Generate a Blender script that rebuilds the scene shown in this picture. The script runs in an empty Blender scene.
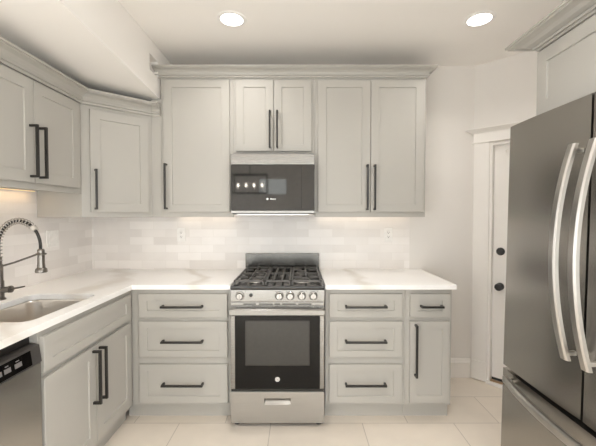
import bpy, bmesh, math, random
from mathutils import Vector, Matrix
R = math.radians
PI = math.pi
scene = bpy.context.scene
C = bpy.context.collection

# ------------------------------------------------------------------ camera, world, exposure
H = 1.385
cam_data = bpy.data.cameras.new('camera')
cam = bpy.data.objects.new('camera', cam_data)
C.objects.link(cam)
cam.location = (0, 0, H)
cam.rotation_euler = (R(90 - 1.5), 0, 0)
cam_data.sensor_fit = 'HORIZONTAL'
cam_data.sensor_width = 36.0
cam_data.lens = 36.0 * 345.0 / 596.0
cam_data.shift_x = -1.0 / 596.0
cam_data.clip_start = 0.02
scene.camera = cam

world = bpy.data.worlds.new('sky')
scene.world = world
world.use_nodes = True
wn = world.node_tree
wn.nodes.clear()
wo = wn.nodes.new('ShaderNodeOutputWorld')
wb = wn.nodes.new('ShaderNodeBackground')
# soft overcast sky, a little brighter overhead
wt = wn.nodes.new('ShaderNodeTexCoord')
wx = wn.nodes.new('ShaderNodeSeparateXYZ')
wr = wn.nodes.new('ShaderNodeValToRGB')
wr.color_ramp.elements[0].color = (0.80, 0.81, 0.80, 1)
wr.color_ramp.elements[1].color = (0.95, 0.97, 1.0, 1)
wb.inputs['Strength'].default_value = 6.0
wn.links.new(wt.outputs['Generated'], wx.inputs[0])
wn.links.new(wx.outputs[2], wr.inputs[0])
wn.links.new(wr.outputs[0], wb.inputs[0])
wn.links.new(wb.outputs[0], wo.inputs[0])

scene.view_settings.view_transform = 'Standard'
scene.view_settings.look = 'None'
scene.view_settings.gamma = 1.0
scene.view_settings.use_curve_mapping = False
scene.view_settings.exposure = -0.12
scene.cycles.max_bounces = 14
scene.cycles.diffuse_bounces = 8
scene.cycles.glossy_bounces = 6
scene.cycles.sample_clamp_indirect = 6.0
scene.cycles.caustics_reflective = False
scene.cycles.caustics_refractive = False

DOWN_W = 3.6        # watts per recessed downlight
FILL_W = 31.0      # base watts of the fill lamps at the added windows
LED_W = 0.25          # per metre of under-cabinet strip


def area(name, loc, rot, sx, sy, watts, col):
    l = bpy.data.lights.new(name, 'AREA')
    l.shape = 'RECTANGLE'
    l.size, l.size_y = sx, sy
    l.energy = watts
    l.color = col
    o = bpy.data.objects.new(name, l)
    C.objects.link(o)
    o.location = loc
    o.rotation_euler = rot
    return o


FILL_COL = (0.95, 0.965, 1.0)
# fill lamps set in added, unseen openings behind the camera, tinted like daylight
area('fill_rear', (1.02, -2.19, 1.17), (R(90), 0, PI), 1.2, 2.05, FILL_W * 0.8, FILL_COL)
area('fill_left', (-1.73, -1.15, 1.17), (R(90), 0, R(-90)), 1.7, 2.05, FILL_W * 1.7, FILL_COL)
area('fill_right', (1.70, -1.15, 1.17), (R(90), 0, R(90)), 1.7, 2.05, FILL_W * 1.5, FILL_COL)
area('fill_low', (-0.65, -2.19, 0.70), (R(90), 0, PI), 1.9, 1.1, FILL_W * 1.8, FILL_COL)

# ------------------------------------------------------------------ materials


def mat(name):
    m = bpy.data.materials.new(name)
    m.use_nodes = True
    nt = m.node_tree
    b = nt.nodes['Principled BSDF']
    return m, nt, b


def tex_coord(nt, scale=(1, 1, 1), rot=(0, 0, 0), loc=(0, 0, 0)):
    tc = nt.nodes.new('ShaderNodeTexCoord')
    mp = nt.nodes.new('ShaderNodeMapping')
    mp.inputs['Scale'].default_value = scale
    mp.inputs['Rotation'].default_value = rot
    mp.inputs['Location'].default_value = loc
    nt.links.new(tc.outputs['Object'], mp.inputs['Vector'])
    return mp


def noise(nt, mp, scale, detail=4, rough=0.5):
    n = nt.nodes.new('ShaderNodeTexNoise')
    n.inputs['Scale'].default_value = scale
    n.inputs['Detail'].default_value = detail
    n.inputs['Roughness'].default_value = rough
    nt.links.new(mp.outputs[0], n.inputs['Vector'])
    return n


def ramp(nt, src, stops):
    r = nt.nodes.new('ShaderNodeValToRGB')
    el = r.color_ramp.elements
    while len(el) < len(stops):
        el.new(0.5)
    for e, (p, c) in zip(el, stops):
        e.position = p
        e.color = (*c, 1)
    nt.links.new(src, r.inputs[0])
    return r


def bump(nt, b, src, strength, dist=0.002):
    n = nt.nodes.new('ShaderNodeBump')
    n.inputs['Strength'].default_value = strength
    n.inputs['Distance'].default_value = dist
    nt.links.new(src, n.inputs['Height'])
    nt.links.new(n.outputs[0], b.inputs['Normal'])
    return n


def paint(name, col, rough=0.5, var=0.03, bumpy=0.03, nscale=60, spec=0.4):
    m, nt, b = mat(name)
    mp = tex_coord(nt)
    n = noise(nt, mp, 2.5, 3)
    lo = tuple(c * (1 - var) for c in col)
    hi = tuple(min(1, c * (1 + var)) for c in col)
    r = ramp(nt, n.outputs[0], [(0.3, lo), (0.7, hi)])
    nt.links.new(r.outputs[0], b.inputs['Base Color'])
    b.inputs['Roughness'].default_value = rough
    b.inputs['Specular IOR Level'].default_value = spec
    n2 = noise(nt, mp, nscale, 4)
    bump(nt, b, n2.outputs[0], bumpy)
    return m


def steel(name, col, rough=0.3, axis='x', contrast=0.06, rv=0.025, bp=0.004):
    m, nt, b = mat(name)
    sc = {'x': (1.5, 90, 90), 'z': (90, 90, 1.5), 'y': (90, 1.5, 90)}[axis]
    mp = tex_coord(nt, sc)
    n = noise(nt, mp, 4, 5, 0.6)
    r = ramp(nt, n.outputs[0], [(0.25, tuple(c * (1 - contrast) for c in col)), (0.75, tuple(min(1, c * (1 + contrast)) for c in col))])
    nt.links.new(r.outputs[0], b.inputs['Base Color'])
    b.inputs['Metallic'].default_value = 1.0
    mr = nt.nodes.new('ShaderNodeMapRange')
    mr.inputs['To Min'].default_value = rough - rv
    mr.inputs['To Max'].default_value = rough + rv
    nt.links.new(n.outputs[0], mr.inputs['Value'])
    nt.links.new(mr.outputs[0], b.inputs['Roughness'])
    if bp:
        bump(nt, b, n.outputs[0], bp, 0.001)
    return m


def plain(name, col, rough=0.4, metal=0.0, spec=0.5, coat=0.0):
    m, nt, b = mat(name)
    mp = tex_coord(nt)
    n = noise(nt, mp, 40, 3)
    r = ramp(nt, n.outputs[0], [(0.3, tuple(c * 0.95 for c in col)), (0.7, tuple(min(1, c * 1.05) for c in col))])
    nt.links.new(r.outputs[0], b.inputs['Base Color'])
    b.inputs['Roughness'].default_value = rough
    b.inputs['Metallic'].default_value = metal
    b.inputs['Specular IOR Level'].default_value = spec
    b.inputs['Coat Weight'].default_value = coat
    return m


def emit(name, col, strength):
    m = bpy.data.materials.new(name)
    m.use_nodes = True
    nt = m.node_tree
    nt.nodes.clear()
    o = nt.nodes.new('ShaderNodeOutputMaterial')
    e = nt.nodes.new('ShaderNodeEmission')
    e.inputs[0].default_value = (*col, 1)
    e.inputs[1].default_value = strength
    nt.links.new(e.outputs[0], o.inputs[0])
    return m


def tile_mat(name, c1, c2, mortar, bw, rh, offset, msize, rough, axes, shift=(0, 0), bumps=0.25, cloudy=0.05):
    """brick-bond tiles; axes picks which object axes run along and across"""
    m, nt, b = mat(name)
    tc = nt.nodes.new('ShaderNodeTexCoord')
    sp = nt.nodes.new('ShaderNodeSeparateXYZ')
    nt.links.new(tc.outputs['Object'], sp.inputs[0])
    cb = nt.nodes.new('ShaderNodeCombineXYZ')
    for k in range(2):
        ad = nt.nodes.new('ShaderNodeMath')
        ad.operation = 'ADD'
        ad.inputs[1].default_value = shift[k]
        nt.links.new(sp.outputs[axes[k]], ad.inputs[0])
        nt.links.new(ad.outputs[0], cb.inputs[k])
    br = nt.nodes.new('ShaderNodeTexBrick')
    br.offset = offset
    br.offset_frequency = 2
    br.squash = 1.0
    br.inputs['Scale'].default_value = 1.0
    br.inputs['Brick Width'].default_value = bw
    br.inputs['Row Height'].default_value = rh
    br.inputs['Mortar Size'].default_value = msize
    br.inputs['Mortar Smooth'].default_value = 0.2
    br.inputs['Bias'].default_value = 0.0
    br.inputs['Color1'].default_value = (*c1, 1)
    br.inputs['Color2'].default_value = (*c2, 1)
    br.inputs['Mortar'].default_value = (*mortar, 1)
    nt.links.new(cb.outputs[0], br.inputs['Vector'])
    n = nt.nodes.new('ShaderNodeTexNoise')
    n.inputs['Scale'].default_value = 5
    n.inputs['Detail'].default_value = 6
    nt.links.new(tc.outputs['Object'], n.inputs['Vector'])
    r = ramp(nt, n.outputs[0], [(0.3, (1 - cloudy,) * 3), (0.7, (1.0,) * 3)])
    mx = nt.nodes.new('ShaderNodeMix')
    mx.data_type = 'RGBA'
    mx.blend_type = 'MULTIPLY'
    mx.inputs[0].default_value = 1.0
    nt.links.new(br.outputs[0], mx.inputs[6])
    nt.links.new(r.outputs[0], mx.inputs[7])
    nt.links.new(mx.outputs[2], b.inputs['Base Color'])
    b.inputs['Roughness'].default_value = rough
    iv = nt.nodes.new('ShaderNodeMath')
    iv.operation = 'SUBTRACT'
    iv.inputs[0].default_value = 1.0
    nt.links.new(br.outputs['Fac'], iv.inputs[1])
    bump(nt, b, iv.outputs[0], bumps, 0.0015)
    return m


def quartz():
    m, nt, b = mat('white_veined_quartz')
    mp = tex_coord(nt, (1, 1, 1), (0, 0, 0.6))
    d = noise(nt, mp, 1.6, 5, 0.55)
    mv = nt.nodes.new('ShaderNodeMix')
    mv.data_type = 'VECTOR'
    mv.inputs[0].default_value = 0.22
    nt.links.new(mp.outputs[0], mv.inputs[4])
    nt.links.new(d.outputs['Color'], mv.inputs[5])
    w = nt.nodes.new('ShaderNodeTexWave')
    w.wave_type = 'BANDS'
    w.bands_direction = 'DIAGONAL'
    w.inputs['Scale'].default_value = 0.9
    w.inputs['Distortion'].default_value = 5.0
    w.inputs['Detail'].default_value = 4
    w.inputs['Detail Scale'].default_value = 1.3
    nt.links.new(mv.outputs[1], w.inputs['Vector'])
    r = ramp(nt, w.outputs['Fac'], [(0.0, (0.77, 0.735, 0.69)), (0.06, (0.84, 0.82, 0.79)), (0.2, (0.92, 0.91, 0.895)), (1.0, (0.935, 0.928, 0.915))])
    nt.links.new(r.outputs[0], b.inputs['Base Color'])
    b.inputs['Roughness'].default_value = 0.22
    return m


def glass_pane(name, tint=(0.95, 0.97, 0.97)):
    m = bpy.data.materials.new(name)
    m.use_nodes = True
    nt = m.node_tree
    nt.nodes.clear()
    o = nt.nodes.new('ShaderNodeOutputMaterial')
    t = nt.nodes.new('ShaderNodeBsdfTransparent')
    t.inputs[0].default_value = (*tint, 1)
    g = nt.nodes.new('ShaderNodeBsdfGlossy')
    g.inputs['Roughness'].default_value = 0.02
    f = nt.nodes.new('ShaderNodeFresnel')
    mx = nt.nodes.new('ShaderNodeMixShader')
    nt.links.new(f.outputs[0], mx.inputs[0])
    nt.links.new(t.outputs[0], mx.inputs[1])
    nt.links.new(g.outputs[0], mx.inputs[2])
    nt.links.new(mx.outputs[0], o.inputs[0])
    return m


CAB = paint('warm_grey_cabinet_paint', (0.437, 0.422, 0.389), 0.38, 0.012, 0.015)
WALL = paint('cream_wall_paint', (0.78, 0.752, 0.715), 0.7, 0.012, 0.05)
CEIL = paint('ceiling_paint', (0.91, 0.885, 0.85), 0.8, 0.01, 0.06)
TRIM = paint('white_trim_paint', (0.84, 0.815, 0.775), 0.4, 0.01, 0.02)
QUARTZ = quartz()
SPL_BACK = tile_mat('glazed_subway_tile_back', (0.93, 0.90, 0.875), (0.80, 0.765, 0.735), (0.83, 0.80, 0.765), 0.2, 0.0655, 0.5, 0.0016, 0.34, 'XZ', (0.02, -0.93), cloudy=0.06)
SPL_LEFT = tile_mat('glazed_subway_tile_left', (0.93, 0.90, 0.875), (0.80, 0.765, 0.735), (0.83, 0.80, 0.765), 0.2, 0.0655, 0.5, 0.0016, 0.34, 'YZ', (0.1, -0.93), cloudy=0.06)
FLOOR = tile_mat('cream_floor_tile', (0.82, 0.745, 0.65), (0.78, 0.705, 0.61), (0.56, 0.50, 0.43), 0.605, 0.33, 0.5, 0.003, 0.38, 'XY', (-0.116, 0.06), 0.12, 0.08)
STEEL = steel('brushed_stainless', (0.285, 0.277, 0.262), 0.27, 'x', 0.03)
STEEL_DW = steel('dishwasher_stainless', (0.50, 0.485, 0.46), 0.26, 'z', 0.012, 0.006, 0)
KNOB = plain('knob_metal', (0.42, 0.41, 0.39), 0.25, 1.0)
STEEL_P = steel('pocket_stainless', (0.34, 0.33, 0.31), 0.3, 'x', 0.02)
STEEL_D = steel('drawer_stainless', (0.44, 0.43, 0.41), 0.30, 'x', 0.04)
STEEL_V = steel('brushed_stainless_vertical', (0.50, 0.485, 0.46), 0.27, 'z')
FRIDGE = steel('dark_brushed_stainless', (0.37, 0.352, 0.325), 0.27, 'z', 0.012, 0.006, 0)
HANDLE_ST = steel('handle_stainless', (0.50, 0.485, 0.46), 0.28, 'z', 0.02, 0.01, 0)
SINK_ST = steel('sink_stainless', (0.74, 0.70, 0.65), 0.30, 'z', 0.02)
GUN = plain('gunmetal', (0.20, 0.185, 0.165), 0.28, 1.0)
COIL = plain('coil_steel', (0.42, 0.40, 0.37), 0.3, 1.0)
BLACK = plain('matt_black_metal', (0.016, 0.014, 0.012), 0.38, 0.0)
BLACK_GLASS = plain('black_glass', (0.004, 0.0035, 0.003), 0.06, 0.0, 0.25)
MIC_GLASS = plain('smoked_mirror_glass', (0.055, 0.053, 0.05), 0.045, 0.75, 0.6)
OVEN_WIN = plain('oven_window_glass', (0.05, 0.049, 0.045), 0.08, 0.3, 0.5)
ENAMEL = plain('black_enamel', (0.020, 0.018, 0.016), 0.22)
CAST = plain('cast_iron', (0.09, 0.085, 0.078), 0.42)
GREY_PL = plain('dark_grey_plastic', (0.05, 0.045, 0.042), 0.35)
BTN = plain('grey_button_print', (0.16, 0.15, 0.145), 0.5)
WHITE_PL = plain('white_plastic', (0.90, 0.885, 0.86), 0.35)
SLOT = plain('slot_dark', (0.10, 0.095, 0.09), 0.6)
WHITE_PRINT = plain('white_print', (0.85, 0.85, 0.83), 0.4)
RUBBER = plain('dark_rubber', (0.03, 0.028, 0.026), 0.7)
WOOD = plain('oak_threshold', (0.42, 0.26, 0.12), 0.5)
ALU = plain('satin_aluminium', (0.62, 0.60, 0.57), 0.35, 1.0)
GLASS = glass_pane('window_glass')
LAMP = emit('downlight_diffuser', (1.0, 0.97, 0.92), 7.0)
LED = emit('warm_led_strip', (1.0, 0.70, 0.36), 1.6)
LED2 = emit('soft_led_strip', (1.0, 0.84, 0.64), 1.2)
BULB = emit('candle_bulb', (1.0, 0.93, 0.82), 60.0)

# ------------------------------------------------------------------ mesh helpers


def merge(bm, tmp, M=None):
    if M is not None:
        bmesh.ops.transform(tmp, matrix=M, verts=tmp.verts)
    me = bpy.data.meshes.new('tmp')
    tmp.to_mesh(me)
    tmp.free()
    bm.from_mesh(me)
    bpy.data.meshes.remove(me)


def box(bm, x0, x1, y0, y1, z0, z1, bev=0.0, seg=2, M=None):
    t = bmesh.new()
    bmesh.ops.create_cube(t, size=1.0)
    for v in t.verts:
        v.co = Vector(((x0 + x1) / 2 + v.co.x * (x1 - x0), (y0 + y1) / 2 + v.co.y * (y1 - y0), (z0 + z1) / 2 + v.co.z * (z1 - z0)))
    if bev > 0:
        bmesh.ops.bevel(t, geom=list(t.edges), offset=bev, segments=seg, affect='EDGES', profile=0.5)
    merge(bm, t, M)


def cyl(bm, p0, p1, r, r1=None, seg=24, cap=True):
    p0, p1 = Vector(p0), Vector(p1)
    d = p1 - p0
    t = bmesh.new()
    bmesh.ops.create_cone(t, cap_ends=cap, segments=seg, radius1=r, radius2=r if r1 is None else r1, depth=d.length)
    q = d.to_track_quat('Z', 'Y').to_matrix().to_4x4()
    merge(bm, t, Matrix.Translation((p0 + p1) / 2) @ q)


def tube(bm, pts, r, seg=10, closed=False):
    pts = [Vector(p) for p in pts]
    n = len(pts)
    rings = []
    up = None
    for i in range(n):
        a = pts[i - 1] if (i > 0 or closed) else pts[i]
        b = pts[(i + 1) % n] if (i < n - 1 or closed) else pts[i]
        d = (b - a).normalized()
        if up is None:
            up = Vector((0, 0, 1)) if abs(d.z) < 0.9 else Vector((1, 0, 0))
        s = d.cross(up).normalized()
        up = s.cross(d).normalized()
        rr = r[i] if isinstance(r, (list, tuple)) else r
        rings.append([bm.verts.new(pts[i] + s * math.cos(2 * PI * k / seg) * rr + up * math.sin(2 * PI * k / seg) * rr) for k in range(seg)])
    m = n if closed else n - 1
    for i in range(m):
        a, b = rings[i], rings[(i + 1) % n]
        for k in range(seg):
            bm.faces.new((a[k], a[(k + 1) % seg], b[(k + 1) % seg], b[k]))
    if not closed:
        bm.faces.new(list(reversed(rings[0])))
        bm.faces.new(rings[-1])


def lathe(bm, prof, M=None, seg=32):
    t = bmesh.new()
    rings = []
    for (r, z) in prof:
        if r < 1e-6:
            rings.append([t.verts.new((0, 0, z))])
        else:
            rings.append([t.verts.new((r * math.cos(2 * PI * k / seg), r * math.sin(2 * PI * k / seg), z)) for k in range(seg)])
    for a, b in zip(rings, rings[1:]):
        for k in range(seg):
            k2 = (k + 1) % seg
            if len(a) == 1 and len(b) > 1:
                t.faces.new((a[0], b[k2], b[k]))
            elif len(b) == 1 and len(a) > 1:
                t.faces.new((a[k], a[k2], b[0]))
            elif len(a) > 1:
                t.faces.new((a[k], a[k2], b[k2], b[k]))
    bmesh.ops.recalc_face_normals(t, faces=t.faces)
    merge(bm, t, M)


def prism(bm, poly, z0, z1, bev=0.0):
    t = bmesh.new()
    lo = [t.verts.new((x, y, z0)) for x, y in poly]
    hi = [t.verts.new((x, y, z1)) for x, y in poly]
    n = len(poly)
    t.faces.new(list(reversed(lo)))
    t.faces.new(hi)
    for i in range(n):
        t.faces.new((lo[i], lo[(i + 1) % n], hi[(i + 1) % n], hi[i]))
    bmesh.ops.recalc_face_normals(t, faces=t.faces)
    if bev:
        bmesh.ops.bevel(t, geom=list(t.edges), offset=bev, segments=2, affect='EDGES', profile=0.5)
    merge(bm, t)


def sweep(bm, path, prof, side=1):
    """sweep (out, z) profile along an XY path with mitred corners; out points to the right of travel when side=1"""
    path = [Vector((p[0], p[1])) for p in path]
    n = len(path)
    rings = []
    for i in range(n):
        ns = []
        if i > 0:
            d = (path[i] - path[i - 1]).normalized()
            ns.append(Vector((d.y, -d.x)) * side)
        if i < n - 1:
            d = (path[i + 1] - path[i]).normalized()
            ns.append(Vector((d.y, -d.x)) * side)
        if len(ns) == 2:
            m = (ns[0] + ns[1]).normalized()
            m = m / m.dot(ns[0])
        else:
            m = ns[0]
        rings.append([bm.verts.new((path[i].x + m.x * o, path[i].y + m.y * o, z)) for o, z in prof])
    k = len(prof)
    for a, b in zip(rings, rings[1:]):
        for j in range(k):
            bm.faces.new((a[j], a[(j + 1) % k], b[(j + 1) % k], b[j]))
    bm.faces.new(rings[0])
    bm.faces.new(list(reversed(rings[-1])))
    bmesh.ops.recalc_face_normals(bm, faces=bm.faces)


def obj(name, bm, m, parent=None, smooth=True, label=None, recalc=False):
    if recalc:
        bmesh.ops.recalc_face_normals(bm, faces=bm.faces)
    me = bpy.data.meshes.new(name)
    bm.to_mesh(me)
    bm.free()
    me.materials.append(m)
    if smooth:
        me.polygons.foreach_set('use_smooth', [True] * len(me.polygons))
        me.set_sharp_from_angle(angle=R(35))
    o = bpy.data.objects.new(name, me)
    C.objects.link(o)
    if smooth:
        wnm = o.modifiers.new('weighted_normal', 'WEIGHTED_NORMAL')
        wnm.keep_sharp = True
    if parent is not None:
        o.parent = parent
    if label:
        o['label'] = label
    return o


def thing(name, label, cat, loc=(0, 0, 0), rz=0.0, group=None):
    o = bpy.data.objects.new(name, None)
    o.empty_display_size = 0.1
    C.objects.link(o)
    o.location = loc
    o.rotation_euler = (0, 0, rz)
    o['label'] = label
    o['category'] = cat
    if group:
        o['group'] = group
    return o


def tag(o, label, cat, group=None):
    o['label'] = label
    o['category'] = cat
    if group:
        o['group'] = group
    return o


def struct(name, bm, m, parent=None, smooth=False, M=None):
    o = obj(name, bm, m, parent, smooth)
    if parent is None:
        o['kind'] = 'structure'
    if M is not None:
        o.matrix_world = M
    return o


def dup(o, parent=None):
    c = o.copy()
    C.objects.link(c)
    if parent is not None:
        c.parent = parent
    for ch in list(o.children):
        dup(ch, c)
    return c


# ------------------------------------------------------------------ room shell
XL, YB, ZC = -1.747, 2.90, 2.612
XR, YR = 1.72, -2.2
T = 0.10
corner = (1.46, 2.90)
dend = (2.13, 2.23)

bm = bmesh.new()
box(bm, XL - T, 2.3, YR - T, YB + T, -0.08, 0)
struct('floor', bm, FLOOR)
bm = bmesh.new()
box(bm, XL - T, 2.3, YR - T, YB + T, ZC, ZC + 0.08)
struct('ceiling', bm, CEIL)
bm = bmesh.new()
box(bm, XL - T, corner[0] + 0.05, YB, YB + T, 0, ZC)
wall_back = struct('wall_back', bm, WALL)
bm = bmesh.new()
# left wall with a window opening added behind the camera for fill light
wy0, wy1, wz0, wz1 = -2.05, -0.25, 0.10, 2.25
box(bm, XL - T, XL, YR - T, wy0, 0, ZC)
box(bm, XL - T, XL, wy1, YB, 0, ZC)
box(bm, XL - T, XL, wy0, wy1, 0, wz0)
box(bm, XL - T, XL, wy0, wy1, wz1, ZC)
wall_left = struct('wall_left', bm, WALL)
bm = bmesh.new()
rx0, rx1, rz0, rz1 = 0.40, 1.64, 0.10, 2.25
qx0, qx1, qz0, qz1 = -0.88, -0.21, 1.74, 2.17
lx0, lx1, lz0, lz1 = -1.64, 0.34, 0.10, 1.30
box(bm, XL, lx0, YR - T, YR, 0, lz1)
box(bm, lx0, lx1, YR - T, YR, 0, lz0)
box(bm, lx1, rx0, YR - T, YR, 0, lz1)
box(bm, XL, qx0, YR - T, YR, lz1, ZC)
box(bm, qx0, qx1, YR - T, YR, lz1, qz0)
box(bm, qx0, qx1, YR - T, YR, qz1, ZC)
box(bm, qx1, rx0, YR - T, YR, lz1, ZC)
box(bm, rx1, XR, YR - T, YR, 0, ZC)
box(bm, rx0, rx1, YR - T, YR, 0, rz0)
box(bm, rx0, rx1, YR - T, YR, rz1, ZC)
struct('wall_rear', bm, WALL)
bm = bmesh.new()
prism(bm, [(XR, wy1), (XR, 1.66), (2.13, 1.66), (dend[0], dend[1]), (2.25, 2.23), (2.25, wy1)], 0, ZC)
box(bm, XR, XR + T, YR - T, wy0, 0, ZC)
box(bm, XR, XR + T, wy0, wy1, 0, wz0)
box(bm, XR, XR + T, wy0, wy1, wz1, ZC)
struct('wall_right', bm, WALL)

# glazed openings behind the camera, added for fill light, bar the small mirrored one


def glazing(name, M, w, z0, z1, mids):
    """frame and pane in a local x-z plane, y=0 the middle of the frame"""
    b_ = bmesh.new()
    box(b_, 0, w, -0.025, 0.025, z0, z0 + 0.05, 0.003)
    box(b_, 0, w, -0.025, 0.025, z1 - 0.05, z1, 0.003)
    for x in [0, w - 0.05] + mids:
        box(b_, x, x + 0.05, -0.025, 0.025, z0 + 0.05, z1 - 0.05, 0.003)
    o_ = struct(name, b_, TRIM, M=M)
    b_ = bmesh.new()
    box(b_, 0.05, w - 0.05, -0.003, 0.003, z0 + 0.05, z1 - 0.05)
    struct('pane', b_, GLASS, o_)


glazing('added_window_1', Matrix.Translation((rx0, YR - 0.05, 0)), rx1 - rx0, rz0, rz1, [0.595])
glazing('added_window_5', Matrix.Translation((lx0, YR - 0.05, 0)), lx1 - lx0, lz0, lz1, [0.64, 1.29])
glazing('added_window_2', Matrix.Translation((XL - 0.05, wy0, 0)) @ Matrix.Rotation(R(90), 4, 'Z'), wy1 - wy0, wz0, wz1, [0.875])
glazing('added_window_3', Matrix.Translation((XR + 0.05, wy0, 0)) @ Matrix.Rotation(R(90), 4, 'Z'), wy1 - wy0, wz0, wz1, [0.875])
glazing('window_4', Matrix.Translation((qx0, YR - 0.05, 0)), qx1 - qx0, qz0, qz1, [])

# dropped bulkhead over the left run: sloping underside, square notch where the crown runs in
XB = -1.04
zb = lambda y: 2.244 + (2.58 - y) * 0.0642
bm = bmesh.new()


def slab(y0, y1, f0, f1, x0=XL, x1=XB):
    vs = []
    for x in (x0, x1):
        for y in (y0, y1):
            vs.append((bm.verts.new((x, y, f0(y))), bm.verts.new((x, y, f1(y)))))
    (a, A), (b, B), (c, Cc), (d, D) = vs
    for f in ((a, b, d, c), (A, Cc, D, B), (a, c, Cc, A), (b, B, D, d), (a, A, B, b), (c, d, D, Cc)):
        bm.faces.new(f)


top = lambda y: ZC - 0.001
slab(YR + 0.001, 2.43, zb, top)
slab(2.43, 2.574, zb, lambda y: 2.390)
slab(2.43, 2.574, lambda y: 2.505, top)
slab(2.43, 2.574, lambda y: 2.390, lambda y: 2.505, XL, XB - 0.13)
slab(2.574, YB - 0.001, zb, top, XL, XB - 0.0)
bmesh.ops.recalc_face_normals(bm, faces=bm.faces)
struct('wall_bulkhead', bm, CEIL)

# backsplash tile (part of the walls)
bm = bmesh.new()
box(bm, XL + 0.009, 0.928, YB - 0.009, YB, 0.90, 1.40)
struct('tile_backsplash', bm, SPL_BACK, wall_back)
bm = bmesh.new()
box(bm, XL, XL + 0.009, 0.84, YB - 0.0, 0.90, 1.56)
struct('tile_backsplash', bm, SPL_LEFT, wall_left)

# baseboard on the back wall
bprof = [(0, 0), (0.016, 0), (0.016, 0.118), (0.020, 0.122), (0.020, 0.130), (0.013, 0.140), (0.010, 0.160), (0.006, 0.165), (0, 0.165)]
bm = bmesh.new()
sweep(bm, [(1.022, YB), (1.452, YB)], bprof, 1)
struct('baseboard_back', bm, TRIM)

# diagonal wall with the door
MD = Matrix.Translation((corner[0], corner[1], 0)) @ Matrix.Rotation(R(-45), 4, 'Z')
dl = 0.9475
ox0, ox1, oz = 0.14, 0.86, 1.957
bm = bmesh.new()
box(bm, 0, ox0, 0, T, 0, ZC)
box(bm, ox1, dl, 0, T, 0, ZC)
box(bm, ox0, ox1, 0, T, oz, ZC)
struct('wall_diagonal', bm, WALL, M=MD)
bm = bmesh.new()
box(bm, 0.012, 0.128, -0.020, 0, 0.165, 1.965, 0.002)
box(bm, 0.872, dl - 0.01, -0.020, 0, 0.165, 1.965, 0.002)
tr = struct('trim_1', bm, TRIM, M=MD)
bm = bmesh.new()
box(bm, 0.010, 0.130, -0.026, 0, 0.006, 0.165, 0.004)
box(bm, 0.870, dl - 0.008, -0.026, 0, 0.006, 0.165, 0.004)
struct('plinth_block', bm, TRIM, tr)
bm = bmesh.new()
box(bm, -0.004, dl - 0.02, -0.028, 0, 1.965, 1.977, 0.003)
box(bm, 0.006, dl - 0.02, -0.022, 0, 1.977, 2.046, 0.001)
struct('head_board', bm, TRIM, tr)
bm = bmesh.new()
sweep(bm, [(0.0, 0.0), (0.0, -0.022), (dl - 0.05, -0.022)], [(0, 2.044), (0.006, 2.044), (0.010, 2.052), (0.024, 2.062), (0.040, 2.072), (0.044, 2.074), (0.044, 2.081), (0, 2.081)], 1)
struct('head_cap', bm, TRIM, tr)
bm = bmesh.new()
box(bm, 0.128, 0.148, -0.010, T, 0.02, oz, 0.001)
box(bm, 0.852, 0.872, -0.010, T, 0.02, oz, 0.001)
box(bm, 0.148, 0.852, -0.010, T, oz - 0.018, oz, 0.001)
struct('jamb', bm, TRIM, tr)

# door leaf: four recessed panels
bm = bmesh.new()
dx0, dx1, dz0, dz1 = 0.152, 0.848, 0.045, 1.935
yf, yb = 0.030, 0.068
box(bm, dx0, dx1, yf + 0.010, yb, dz0, dz1)
for a, b in ((dx0, dx0 + 0.11), (dx1 - 0.11, dx1), (0.445, 0.555)):
    box(bm, a, b, yf, yf + 0.010, dz0, dz1, 0.002)
for c, d in ((dz0, 0.26), (0.86, 1.02), (dz1 - 0.11, dz1)):
    for a, b in ((dx0 + 0.11, 0.445), (0.555, dx1 - 0.11)):
        box(bm, a, b, yf, yf + 0.010, c, d, 0.002)
door = struct('door_1', bm, TRIM, M=MD)


def dlathe(prof, x, z, y):
    b_ = bmesh.new()
    lathe(b_, prof, Matrix.Translation((x, y, z)) @ Matrix.Rotation(R(90), 4, 'X'))
    return b_


struct('door_knob', dlathe([(0, 0), (0.030, 0), (0.030, 0.006), (0.012, 0.010), (0.012, 0.030), (0.026, 0.036), (0.030, 0.048), (0.026, 0.060), (0.0, 0.064)], 0.206, 0.80, yf), BLACK, door, True)
struct('deadbolt', dlathe([(0, 0), (0.031, 0), (0.031, 0.010), (0.024, 0.018), (0, 0.020)], 0.206, 1.083, yf), BLACK, door, True)
bm = bmesh.new()
tube(bm, [(0.243, yf, 1.895), (0.243, yf - 0.03, 1.885), (0.243, yf - 0.045, 1.865), (0.243, yf - 0.05, 1.885)], 0.006)
lathe(bm, [(0, 0), (0.012, 0), (0.012, 0.004), (0, 0.005)], Matrix.Translation((0.243, yf, 1.895)) @ Matrix.Rotation(R(90), 4, 'X'))
struct('coat_hook', bm, TRIM, door, True)
bm = bmesh.new()
box(bm, dx0, dx1, yf + 0.004, yb, 0.024, 0.045)
struct('door_sweep', bm, RUBBER, door)
bm = bmesh.new()
box(bm, ox0 + 0.008, ox1 - 0.008, -0.006, T - 0.002, 0.0, 0.019, 0.002)
th = struct('trim_2', bm, WOOD, M=MD)
bm = bmesh.new()
box(bm, 0.128, 0.872, -0.042, -0.006, 0.0, 0.021, 0.004)
struct('sill_strip', bm, TRIM, th)

# ------------------------------------------------------------------ recessed ceiling lights


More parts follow.
